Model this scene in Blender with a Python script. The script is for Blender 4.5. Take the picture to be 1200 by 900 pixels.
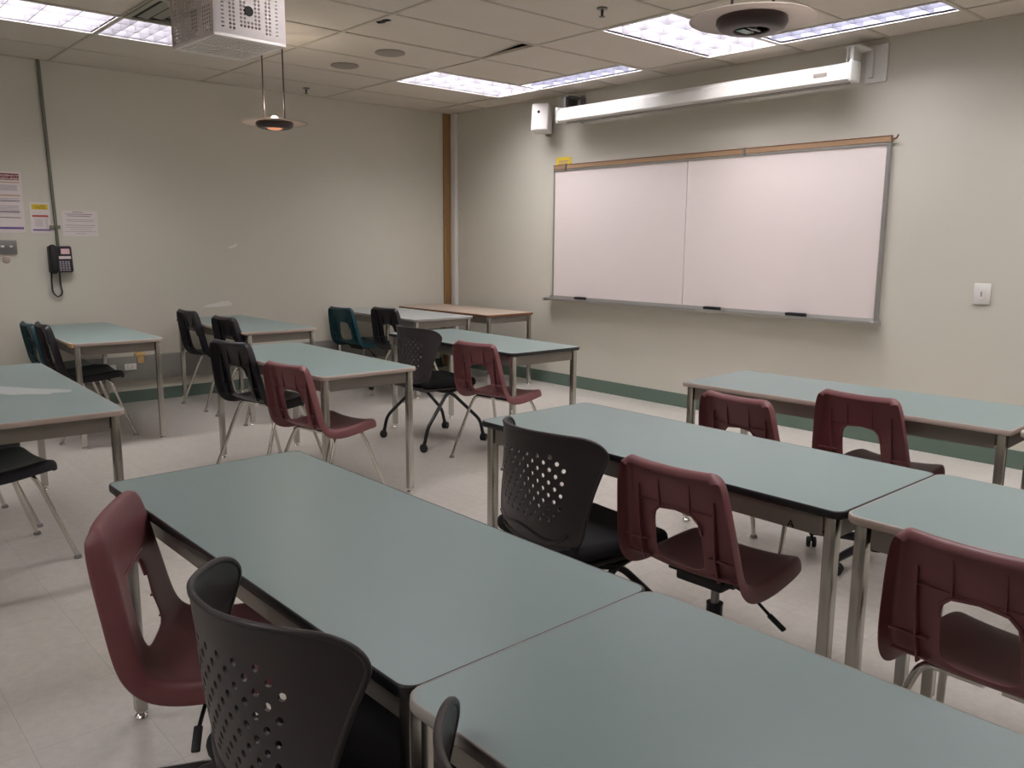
import bpy, bmesh, math, random
from mathutils import Vector, Matrix
R = math.radians
random.seed(7)
scn = bpy.context.scene
for o in list(bpy.data.objects): bpy.data.objects.remove(o)
C = scn.collection
H = 2.846                      # ceiling height
# ------------------------------------------------------------------ camera
F_PX, YAW, PITCH, ROLL = 978.6, 0.8435, -0.168, 0.00698
CAM = Vector((7.7594, -5.9797, 1.4359))
cd = bpy.data.cameras.new('camera'); cam = bpy.data.objects.new('camera', cd); C.objects.link(cam)
fw = Vector((-math.sin(YAW)*math.cos(PITCH), math.cos(YAW)*math.cos(PITCH), math.sin(PITCH)))
r0 = Vector((math.cos(YAW), math.sin(YAW), 0)); u0 = r0.cross(fw)
rr = r0*math.cos(ROLL)+u0*math.sin(ROLL); uu = -r0*math.sin(ROLL)+u0*math.cos(ROLL)
m = Matrix((rr, uu, -fw)).transposed().to_4x4(); m.translation = CAM
cam.matrix_world = m
cd.sensor_width = 36; cd.lens = F_PX/1200*36; cd.clip_start = .05; cd.clip_end = 60
scn.camera = cam
# ------------------------------------------------------------------ world + exposure
w = bpy.data.worlds.new('world'); scn.world = w; w.use_nodes = True
w.node_tree.nodes['Background'].inputs[0].default_value = (.8, .85, 1, 1)
w.node_tree.nodes['Background'].inputs[1].default_value = 0.0
scn.view_settings.view_transform = 'Standard'; scn.view_settings.look = 'None'
scn.view_settings.gamma = 1; scn.view_settings.use_curve_mapping = False
scn.view_settings.exposure = 0.18
LAMP = 16.0                     # emission of the fluorescent lenses
PEND = 4.0                     # halogen pendant, watts
# ------------------------------------------------------------------ materials
def srgb(r, g, b):
    f = lambda c: (c/255/12.92) if c/255 <= .04045 else ((c/255+.055)/1.055)**2.4
    return (f(r), f(g), f(b), 1)
def mat(name, col, rough=.5, metal=0, spec=.5, noise=0, nscale=20, bump=0, bscale=200, coat=0, emit=0, ecol=None, ndetail=3):
    M = bpy.data.materials.new(name); M.use_nodes = True
    nt = M.node_tree; b = nt.nodes['Principled BSDF']
    b.inputs['Base Color'].default_value = col; b.inputs['Roughness'].default_value = rough
    b.inputs['Metallic'].default_value = metal; b.inputs['Specular IOR Level'].default_value = spec
    b.inputs['Coat Weight'].default_value = coat
    tc = nt.nodes.new('ShaderNodeTexCoord')
    if noise:
        n = nt.nodes.new('ShaderNodeTexNoise'); n.inputs['Scale'].default_value = nscale; n.inputs['Detail'].default_value = ndetail
        nt.links.new(tc.outputs['Object'], n.inputs['Vector'])
        mx = nt.nodes.new('ShaderNodeMix'); mx.data_type = 'RGBA'
        mx.inputs[6].default_value = tuple(c*(1-noise) for c in col[:3])+(1,); mx.inputs[7].default_value = tuple(min(1, c*(1+noise)) for c in col[:3])+(1,)
        nt.links.new(n.outputs['Fac'], mx.inputs[0]); nt.links.new(mx.outputs[2], b.inputs['Base Color'])
    if bump:
        n2 = nt.nodes.new('ShaderNodeTexNoise'); n2.inputs['Scale'].default_value = bscale
        nt.links.new(tc.outputs['Object'], n2.inputs['Vector'])
        bp = nt.nodes.new('ShaderNodeBump'); bp.inputs['Strength'].default_value = bump; bp.inputs['Distance'].default_value = .002
        nt.links.new(n2.outputs['Fac'], bp.inputs['Height']); nt.links.new(bp.outputs[0], b.inputs['Normal'])
    if emit:
        b.inputs['Emission Color'].default_value = ecol or col; b.inputs['Emission Strength'].default_value = emit
    return M
M = dict(
    wall=mat('wall_paint', srgb(207, 203, 190), .55, noise=.03, nscale=1.5, bump=.08, bscale=120),
    ceil=mat('ceiling_tile', srgb(212, 203, 190), .9, noise=.05, nscale=3, bump=.3, bscale=300),
    tee=mat('ceiling_tee', srgb(196, 188, 174), .6),
    green=mat('green_vinyl', srgb(98, 116, 104), .45, noise=.05, nscale=8),
    rail=mat('rail_grey', srgb(138, 136, 130), .5),
    wood=mat('trim_wood', srgb(150, 114, 74), .5, noise=.12, nscale=30),
    cork=mat('cork', srgb(170, 138, 106), .8, noise=.15, nscale=60),
    white=mat('white_enamel', srgb(226, 224, 218), .4),
    board=mat('board_enamel', srgb(232, 220, 216), .28, noise=.01, nscale=2),
    alu=mat('aluminium', srgb(176, 174, 170), .4, metal=.7),
    chrome=mat('chrome', srgb(222, 219, 212), .22, metal=1),
    legm=mat('leg_chrome', srgb(190, 188, 182), .26, metal=1, bump=.05, bscale=30),
    top=mat('teal_laminate', srgb(122, 142, 140), .36, noise=.035, nscale=5, bump=.02, bscale=400, spec=.85),
    topgrey=mat('grey_laminate', srgb(162, 166, 164), .35, noise=.03, nscale=5),
    topwood=mat('beige_laminate', srgb(184, 166, 150), .33, noise=.06, nscale=14),
    eblack=mat('black_edging', srgb(22, 22, 24), .4),
    epink=mat('beige_edging', srgb(186, 170, 160), .45, noise=.06, nscale=12),
    egrey=mat('grey_edging', srgb(160, 156, 152), .4),
    ewood=mat('brown_edging', srgb(120, 80, 56), .5),
    apron=mat('apron_paint', srgb(134, 128, 120), .42, metal=.3, noise=.06, nscale=9),
    maroon=mat('maroon_plastic', srgb(124, 74, 77), .44, noise=.06, nscale=7, bump=.12, bscale=500),
    navy=mat('navy_plastic', srgb(34, 32, 44), .36, bump=.12, bscale=500),
    black=mat('black_plastic', srgb(28, 26, 33), .4, bump=.12, bscale=500),
    teal=mat('teal_plastic', srgb(22, 66, 76), .36, bump=.12, bscale=500),
    perf=mat('charcoal_plastic', srgb(52, 47, 48), .42, bump=.1, bscale=600),
    fabric=mat('black_fabric', srgb(24, 22, 26), .95, bump=.5, bscale=900),
    blackm=mat('black_metal', srgb(30, 28, 32), .35, metal=.2),
    rubber=mat('black_rubber', srgb(20, 20, 22), .6),
    dark=mat('dark_void', srgb(26, 24, 22), .9),
    paper=mat('paper', srgb(222, 212, 210), .8),
    pinkpaper=mat('pink_label', srgb(226, 186, 190), .7),
    yellow=mat('yellow_card', srgb(232, 204, 60), .7),
    maroonp=mat('maroon_print', srgb(122, 40, 50), .7),
    redp=mat('red_print', srgb(178, 84, 70), .7),
    purple=mat('purple_print', srgb(112, 90, 150), .7),
    ink=mat('ink', srgb(96, 88, 98), .8),
    inkl=mat('ink_light', srgb(170, 160, 170), .8),
    goldp=mat('gold_print', srgb(196, 168, 130), .8),
    steel=mat('steel_plate', srgb(150, 148, 148), .35, metal=.8),
    cage=mat('cage_enamel', srgb(235, 228, 224), .45),
    conduit=mat('conduit_paint', srgb(122, 124, 112), .4, metal=.3),
    bronze=mat('bronze_metal', srgb(74, 62, 62), .35, metal=.3),
    disc=mat('white_disc', srgb(206, 196, 188), .35),
    copper=mat('glowing_lens', srgb(190, 120, 96), .3, emit=.6, ecol=srgb(255, 170, 130)),
    bulb=mat('halogen_bulb', (1, .8, .6, 1), .3, emit=14, ecol=(1, .72, .5, 1)),
    lens_narrow=mat('fluorescent_lens_narrow', (1, 1, 1, 1), .5, emit=LAMP*1.7, ecol=(.97, .955, 1.0, 1)),
    lens=mat('fluorescent_lens', (1, 1, 1, 1), .5, emit=LAMP, ecol=(1.0, .955, .97, 1)),
    louver=mat('louver_metal', srgb(128, 126, 132), .5),
    louver_n=mat('louver_metal_narrow', srgb(92, 92, 104), .5),
    fixture=mat('fixture_white', srgb(226, 222, 222), .45),
    grille=mat('vent_metal', srgb(150, 148, 134), .5),
    graydisc=mat('speaker_grey', srgb(150, 140, 130), .7),
    tan=mat('brass_fitting', srgb(204, 170, 116), .5, noise=.2, nscale=60),
    glass=mat('green_glass', srgb(60, 130, 110), .15),
    scuff=mat('scuffed_laminate', srgb(176, 182, 180), .4, noise=.12, nscale=25))
# floor: pale vinyl tiles
def floor_mat():
    Mt = bpy.data.materials.new('vinyl_floor_tiles'); Mt.use_nodes = True; nt = Mt.node_tree; b = nt.nodes['Principled BSDF']
    L = nt.links.new; tc = nt.nodes.new('ShaderNodeTexCoord')
    br = nt.nodes.new('ShaderNodeTexBrick'); br.offset = 0; br.inputs['Scale'].default_value = 1
    br.inputs['Brick Width'].default_value = .3085; br.inputs['Row Height'].default_value = .3085; br.inputs['Mortar Size'].default_value = .0012
    br.inputs['Mortar Smooth'].default_value = .4; br.inputs['Bias'].default_value = 0
    br.inputs['Color1'].default_value = srgb(190, 184, 176); br.inputs['Color2'].default_value = srgb(184, 178, 169); br.inputs['Mortar'].default_value = srgb(160, 154, 146)
    L(tc.outputs['Object'], br.inputs['Vector'])
    n = nt.nodes.new('ShaderNodeTexNoise'); n.inputs['Scale'].default_value = 24; n.inputs['Detail'].default_value = 6; n.inputs['Roughness'].default_value = .7
    L(tc.outputs['Object'], n.inputs['Vector'])
    mx = nt.nodes.new('ShaderNodeMix'); mx.data_type = 'RGBA'; mx.blend_type = 'MULTIPLY'; mx.inputs[0].default_value = 1
    cr = nt.nodes.new('ShaderNodeValToRGB'); cr.color_ramp.elements[0].position = .3; cr.color_ramp.elements[0].color = (.86, .86, .86, 1)
    cr.color_ramp.elements[1].position = .7; cr.color_ramp.elements[1].color = (1.04, 1.04, 1.04, 1)
    L(n.outputs['Fac'], cr.inputs[0]); L(br.outputs['Color'], mx.inputs[6]); L(cr.outputs[0], mx.inputs[7])
    # worn and dirty patches
    n3 = nt.nodes.new('ShaderNodeTexNoise'); n3.inputs['Scale'].default_value = 1.6; n3.inputs['Detail'].default_value = 5
    L(tc.outputs['Object'], n3.inputs['Vector'])
    mr = nt.nodes.new('ShaderNodeMapRange'); mr.inputs[1].default_value = .3; mr.inputs[2].default_value = .7; mr.inputs[3].default_value = .965; mr.inputs[4].default_value = 1.02
    L(n3.outputs['Fac'], mr.inputs[0])
    mx2 = nt.nodes.new('ShaderNodeMix'); mx2.data_type = 'RGBA'; mx2.blend_type = 'MULTIPLY'; mx2.inputs[0].default_value = 1
    L(mx.outputs[2], b.inputs['Base Color'])
    mr2 = nt.nodes.new('ShaderNodeMapRange'); mr2.inputs[1].default_value = .3; mr2.inputs[2].default_value = .7; mr2.inputs[3].default_value = .26; mr2.inputs[4].default_value = .32
    b.inputs['Roughness'].default_value = .28
    return Mt
M['floor'] = floor_mat()
def translucent(Mt, f):
    nt = Mt.node_tree; b = nt.nodes['Principled BSDF']; o = nt.nodes['Material Output']
    t = nt.nodes.new('ShaderNodeBsdfTranslucent'); t.inputs[0].default_value = b.inputs['Base Color'].default_value
    m = nt.nodes.new('ShaderNodeMixShader'); m.inputs[0].default_value = f
    nt.links.new(b.outputs[0], m.inputs[1]); nt.links.new(t.outputs[0], m.inputs[2]); nt.links.new(m.outputs[0], o.inputs['Surface'])
translucent(M['disc'], .5)
# ------------------------------------------------------------------ mesh helpers
def link(name, bm, mt, parent=None, smooth=None, loc=(0, 0, 0), rot=(0, 0, 0)):
    me = bpy.data.meshes.new(name); bmesh.ops.recalc_face_normals(bm, faces=bm.faces); bm.to_mesh(me); bm.free()
    me.materials.append(mt)
    o = bpy.data.objects.new(name, me); C.objects.link(o)
    if parent: o.parent = parent
    o.location = loc; o.rotation_euler = rot
    if smooth is not None:
        for p in me.polygons: p.use_smooth = True
        me.set_sharp_from_angle(angle=R(smooth))
    return o
def box(bm, x0, x1, y0, y1, z0, z1, bev=0, seg=2, mtx=None):
    c = Vector(((x0+x1)/2, (y0+y1)/2, (z0+z1)/2))
    g = bmesh.ops.create_cube(bm, size=1, matrix=Matrix.Translation(c) @ Matrix.Diagonal((abs(x1-x0), abs(y1-y0), abs(z1-z0), 1)))
    vs = g['verts']
    if bev:
        es = list({e for v in vs for e in v.link_edges})
        g2 = bmesh.ops.bevel(bm, geom=es, offset=bev, segments=seg, affect='EDGES', profile=.5)
        vs = list({v for f in g2['faces'] for v in f.verts} | {v for v in vs if v.is_valid})
    if mtx is not None: bmesh.ops.transform(bm, matrix=mtx, verts=vs)
    return vs
def fillet(pts, r, n=5):
    pts = [Vector(p) for p in pts]; out = [pts[0]]
    for i in range(1, len(pts)-1):
        a, b, c = pts[i-1], pts[i], pts[i+1]
        d1 = (a-b); d2 = (c-b); k = min(r, d1.length*.45, d2.length*.45)
        p, q = b+d1.normalized()*k, b+d2.normalized()*k
        for j in range(n+1):
            t = j/n; out.append(p*(1-t)**2+b*2*t*(1-t)+q*t*t)
    out.append(pts[-1]); return out
def tube(bm, pts, rad, seg=10, caps=True, closed=False):
    pts = [Vector(p) for p in pts]; rings = []; prev = None
    for i, p in enumerate(pts):
        if i == 0: t = pts[1]-p
        elif i == len(pts)-1: t = p-pts[i-1]
        else: t = pts[i+1]-pts[i-1]
        t.normalize()
        if prev is None:
            a = Vector((0, 0, 1)) if abs(t.z) < .9 else Vector((1, 0, 0))
            nrm = (a-t*a.dot(t)).normalized()
        else:
            nrm = (prev-t*prev.dot(t)).normalized()
        prev = nrm; bn = t.cross(nrm)
        rd = rad[i] if isinstance(rad, (list, tuple)) else rad
        rings.append([bm.verts.new(p+(nrm*math.cos(2*math.pi*k/seg)+bn*math.sin(2*math.pi*k/seg))*rd) for k in range(seg)])
    for a, b in zip(rings, rings[1:]):
        for k in range(seg): bm.faces.new((a[k], a[(k+1) % seg], b[(k+1) % seg], b[k]))
    if caps: bm.faces.new(rings[0][::-1]); bm.faces.new(rings[-1])
def lathe(bm, prof, seg=24, c=(0, 0, 0), mtx=None):
    rings = []; new = []
    for r, z in prof:
        if r < 1e-6: v = bm.verts.new((c[0], c[1], c[2]+z)); rings.append([v]); new.append(v)
        else:
            ring = [bm.verts.new((c[0]+r*math.cos(2*math.pi*k/seg), c[1]+r*math.sin(2*math.pi*k/seg), c[2]+z)) for k in range(seg)]
            rings.append(ring); new += ring
    for a, b in zip(rings, rings[1:]):
        for k in range(seg):
            k2 = (k+1) % seg
            if len(a) == 1 and len(b) == 1: continue
            if len(a) == 1: bm.faces.new((a[0], b[k2], b[k]))
            elif len(b) == 1: bm.faces.new((a[k], a[k2], b[0]))
            else: bm.faces.new((a[k], a[k2], b[k2], b[k]))
    if mtx is not None: bmesh.ops.transform(bm, matrix=mtx, verts=new)
    return new
def BM(): return bmesh.new()
def thing(name, label, cat, loc=(0, 0, 0), rotz=0, group=None):
    o = bpy.data.objects.new(name, None); C.objects.link(o); o.empty_display_size = .1
    o.location = loc; o.rotation_euler = (0, 0, rotz); o['label'] = label; o['category'] = cat
    if group: o['group'] = group
    return o
def tag(o, label, cat, group=None):
    o['label'] = label; o['category'] = cat
    if group: o['group'] = group
    return o
def struct(name, bm, mt, smooth=None):
    o = link(name, bm, mt, smooth=smooth); o['kind'] = 'structure'; return o
KIDS = {}
def kids(o): return [c for c in bpy.data.objects if c.parent == o]
def dup(root, loc, rotz, label, group=None, swap=None, scale=1):
    def cp(o, par):
        c = o.copy(); C.objects.link(c)
        if par: c.parent = par
        return c
    r = cp(root, None); r.scale = (scale,)*3; r.location = loc; r.rotation_euler = (0, 0, rotz); r['label'] = label
    if group: r['group'] = group
    for ch in kids(root):
        c = cp(ch, r)
        if swap and ch.data and ch.data.materials and ch.data.materials[0].name in swap:
            c.data = ch.data.copy(); c.data.materials[0] = M[swap[ch.data.materials[0].name]]
        for g in kids(ch): cp(g, c)
    return r
def bake(o):
    dg = bpy.context.evaluated_depsgraph_get(); dg.update()
    me = bpy.data.meshes.new_from_object(o.evaluated_get(dg)); o.modifiers.clear(); o.data = me
    for p in me.polygons: p.use_smooth = True
    return o
def text_mesh(s, size, depth, mt, name, parent, mtx, align='CENTER', bold=0):
    cu = bpy.data.curves.new(name, 'FONT'); cu.body = s; cu.size = size; cu.extrude = depth; cu.align_x = align; cu.offset = bold; cu.resolution_u = 3
    t = bpy.data.objects.new(name+'_tmp', cu); C.objects.link(t)
    dg = bpy.context.evaluated_depsgraph_get(); dg.update()
    me = bpy.data.meshes.new_from_object(t.evaluated_get(dg)); bpy.data.objects.remove(t)
    me.transform(mtx); me.materials.clear(); me.materials.append(mt); me.name = name
    o = bpy.data.objects.new(name, me); C.objects.link(o)
    if parent: o.parent = parent
    return o
# ================================================================== STRUCTURE
RX, RY = 10.8, -8.3            # the room runs x 0..RX, y RY..0
bm = BM(); box(bm, -.15, RX+.15, RY-.15, .15, -.1, 0); struct('floor', bm, M['floor'])
bm = BM(); box(bm, -.12, 0, RY, 0, 0, H+.3); struct('wall_left', bm, M['wall'])
bm = BM(); box(bm, -.12, RX+.12, 0, .12, 0, H+.3); struct('wall_front', bm, M['wall'])
bm = BM(); box(bm, RX, RX+.12, RY, 0, 0, H+.3); struct('wall_right', bm, M['wall'])
bm = BM(); box(bm, -.12, RX+.12, RY-.12, RY, 0, H+.3); struct('wall_back', bm, M['wall'])
GX = [0]+[.617*k for k in range(1, 18)]+[RX]
GY = [0, -.37]+[-.37-1.24*k for k in range(1, 7)]+[RY]
# light fixtures: (x0, x1, y0, y1)
FX = [(1.234, 1.851, -1.61, -.37), (1.851, 3.085, -.67, -.37), (3.702, 4.319, -1.61, -.37), (4.319, 5.553, -.67, -.37),
      (1.234, 1.851, -4.09, -3.47), (1.234, 1.851, -5.33, -4.09), (6.170, 6.787, -1.61, -.37), (6.787, 8.021, -.67, -.37),
      (3.702, 4.319, -4.09, -2.85), (6.170, 6.787, -4.09, -2.85), (8.638, 9.255, -4.09, -2.85), (8.638, 9.255, -1.61, -.37),
      (3.702, 4.319, -7.81, -6.57), (6.170, 6.787, -7.81, -6.57)]
GAP = (2.468, 3.085, -2.85, -1.61)
def holes():
    return FX+[GAP]
# ceiling tiles, one quad with thickness per cell, leaving the fixtures' openings free
xs = sorted(set(GX)); ys = sorted(set(GY+[-.67, -3.47]))
bm = BM()
def inside(cx, cy, q): return q[0] < cx < q[1] and q[2] < cy < q[3]
for a, b in zip(xs, xs[1:]):
    for c, d in zip(ys, ys[1:]):
        cx, cy = (a+b)/2, (c+d)/2
        if any(inside(cx, cy, q) for q in holes()): continue
        vs = box(bm, a, b, c, d, H+.004, H+.018)
struct('ceiling', bm, M['ceil'])
bm = BM()
for x in GX[1:-1]:
    for a, b in zip(ys, ys[1:]):
        if any(q[0] < x-.01 and q[1] > x+.01 and q[2] < (a+b)/2 < q[3] for q in FX): continue
        box(bm, x-.011, x+.011, a, b, H-.002, H+.006)
for y in GY[1:-1]:
    for a, b in zip(xs, xs[1:]):
        box(bm, a, b, y-.011, y+.011, H-.0025, H+.0055)
box(bm, 0, .02, RY, 0, H-.003, H+.004); box(bm, .02, RX, -.02, 0, H-.003, H+.004)
struct('trim_1', bm, M['tee'])
# dark plenum deck above the tiles
bm = BM(); box(bm, -.12, RX+.12, RY-.12, .12, H+.3, H+.36); struct('trim_2', bm, M['dark'])
# baseboards, wall raceway, corner post
bm = BM(); box(bm, .0, .008, RY, -.14, 0, .105, .003); struct('baseboard_left', bm, M['green'])
bm = BM(); box(bm, .10, RX, -.008, 0, 0, .122, .003); struct('baseboard_front', bm, M['green'])
bm = BM(); box(bm, 0, .04, RY, -.16, .195, .415, .006); struct('trim_3', bm, M['rail'], 40)
bm = BM(); box(bm, 0, .022, -.14, -.045, 0, H, .003); struct('trim_4', bm, M['wood'], 40)
bm = BM(); box(bm, .0, .10, -.045, 0, 0, H, .004); struct('trim_5', bm, M['white'], 40)
# displaced ceiling tile
bm = BM(); x0, x1, y0, y1 = GAP
lift = {(0, 0): .004, (1, 0): .006, (0, 1): .006, (1, 1): .05}
vv = {}
for i, x in enumerate((x0, x1)):
    for j, y in enumerate((y0, y1)):
        for k in (0, 1): vv[i, j, k] = bm.verts.new((x, y, H+lift[i, j]+.014*k))
for f in [((0,0,0),(1,0,0),(1,1,0),(0,1,0)), ((0,0,1),(1,0,1),(1,1,1),(0,1,1)), ((0,0,0),(1,0,0),(1,0,1),(0,0,1)), ((0,1,0),(1,1,0),(1,1,1),(0,1,1)), ((0,0,0),(0,1,0),(0,1,1),(0,0,1)), ((1,0,0),(1,1,0),(1,1,1),(1,0,1))]:
    bm.faces.new([vv[q] for q in f])
tag(link('ceiling_tile', bm, M['ceil']), 'off-white ceiling tile out of its grid with a dark wedge gap along one edge', 'ceiling tile')
# ================================================================== CEILING FIXTURES
def troffer(q, label):
    x0, x1, y0, y1 = q; cx, cy = (x0+x1)/2, (y0+y1)/2; hx, hy = (x1-x0)/2, (y1-y0)/2
    t = thing('ceiling_light', label, 'ceiling light', (cx, cy, H), 0, 'recessed fluorescent troffers')
    bm = BM(); e = .014
    for s in (-1, 1):
        box(bm, -hx+.006, hx-.006, s*(hy-.006), s*(hy-.006-e), -.004, .012); box(bm, s*(hx-.006), s*(hx-.006-e), -hy+.02, hy-.02, -.004, .012)
    link('frame', bm, M['fixture'], t)
    bm = BM(); hh = .12; ix, iy = hx-.02, hy-.02
    for s in (-1, 1):
        box(bm, -ix, ix, s*iy, s*(iy+.004), .0, hh); box(bm, s*ix, s*(ix+.004), -iy, iy, .0, hh)
    box(bm, -ix, ix, -iy, iy, hh, hh+.006)
    link('housing', bm, M['louver'], t)
    bm = BM(); box(bm, -ix+.01, ix-.01, -iy+.01, iy-.01, hh-.012, hh-.004); link('lens', bm, M['lens' if min(ix, iy) > .2 else 'lens_narrow'], t)
    bm = BM(); lz0, lz1 = .003, (.088 if hx > .2 and hy > .2 else .075)
    wide, long_ = (ix, iy) if hy > hx else (iy, ix)
    nw = 2 if wide > .2 else 1; nl = 6 if wide > .2 else 8
    def blade(a0, a1, b0, b1):
        if hy > hx: box(bm, a0, a1, b0, b1, lz0, lz1)
        else: box(bm, b0, b1, a0, a1, lz0, lz1)
    for k in range(1, nw+1):
        c = -wide+2*wide*k/(nw+1)
        blade(c-.002, c+.002, -long_, long_)
    for k in range(1, nl):
        c = -long_+2*long_*k/nl; blade(-wide, wide, c-.002, c+.002)
    link('louver', bm, M['louver' if wide > .2 else 'louver_n'], t)
    return t
LBL = ['square-celled fluorescent ceiling light nearest the corner post, lying towards the phone wall',
       'narrow fluorescent ceiling light close to the wall above the left end of the projection screen',
       'bright wide fluorescent ceiling light partly behind the large round pendant',
       'narrow bluish fluorescent ceiling light above the right end of the projection screen',
       'bright fluorescent ceiling light running in behind the white projector cage',
       'bright fluorescent ceiling light cut off by the top left corner of the photo']
for i, q in enumerate(FX):
    troffer(q, LBL[i] if i < 6 else 'fluorescent ceiling light outside the photographed area')
# HVAC diffuser
def diffuser():
    t = thing('air_diffuser', 'grey square ceiling air vent with dark slots beside the projector cage', 'air vent', (2.16, -3.785, H))
    bm = BM()
    for s in (-1, 1): box(bm, -.3, .3, s*.27, s*.3, -.012, .002); box(bm, s*.27, s*.3, -.27, .27, -.012, .002)
    link('frame', bm, M['grille'], t)
    bm = BM(); box(bm, -.27, .27, -.27, .27, -.001, .003); link('back_plate', bm, M['dark'], t)
    for r, z in ((.235, -.006), (.165, -.012), (.095, -.018)):
        bm = BM(); n = []
        for rad, zz in ((r, z+.004), (r-.045, z-.014), (r-.047, z-.011), (r-.004, z+.007)):
            n.append([bm.verts.new((sx*rad, sy*rad, zz)) for sx, sy in ((-1, -1), (1, -1), (1, 1), (-1, 1))])
        for a, b in zip(n, n[1:]+n[:1]):
            for k in range(4): bm.faces.new((a[k], a[(k+1) % 4], b[(k+1) % 4], b[k]))
        link('vane', bm, M['grille'], t)
diffuser()
def sprinkler(x, y, label):
    t = thing('sprinkler', label, 'sprinkler', (x, y, H), 0, 'ceiling sprinklers')
    bm = BM(); lathe(bm, [(0, .002), (.032, .002), (.034, -.006), (.014, -.012), (.0, -.012)], 20); link('escutcheon', bm, M['steel'], t, 40)
    bm = BM(); lathe(bm, [(0, -.01), (.009, -.01), (.009, -.03), (.006, -.045), (.019, -.047), (.019, -.05), (0, -.05)], 14); link('head', bm, M['bronze'], t, 40)
sprinkler(.36, -2.0, 'small dark sprinkler head above the phone wall behind the lit pendant')
sprinkler(4.08, -1.99, 'small dark sprinkler head at the top centre near the wide ceiling light')
for x, y, lab in ((1.506, -2.263, 'lower left one of two round grey ceiling discs'), (2.156, -2.255, 'upper right one of two round grey ceiling discs')):
    bm = BM(); lathe(bm, [(0, .004), (.11, .004), (.115, -.004), (.10, -.010), (.05, -.016), (0, -.018)], 32, (x, y, H)); o = link('ceiling_speaker', bm, M['graydisc'], smooth=50)
    tag(o, lab, 'ceiling speaker', 'round discs on the ceiling')
bm = BM(); pts = [(-.07, .01), (-.02, .03), (.03, .022), (.08, .03), (.085, .0), (.04, -.012), (0, -.002), (-.04, -.02)]
a = [bm.verts.new((2.886+p[0]*.8, -2.80+p[1], H-.001)) for p in pts]; b = [bm.verts.new((2.886+p[0]*.8, -2.80+p[1], H+.004)) for p in pts]
bm.faces.new(a); bm.faces.new(b)
for k in range(8): bm.faces.new((a[k], a[(k+1) % 8], b[(k+1) % 8], b[k]))
tag(link('tile_hole', bm, M['dark']), 'small ragged dark hole in a ceiling tile', 'hole')
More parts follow.
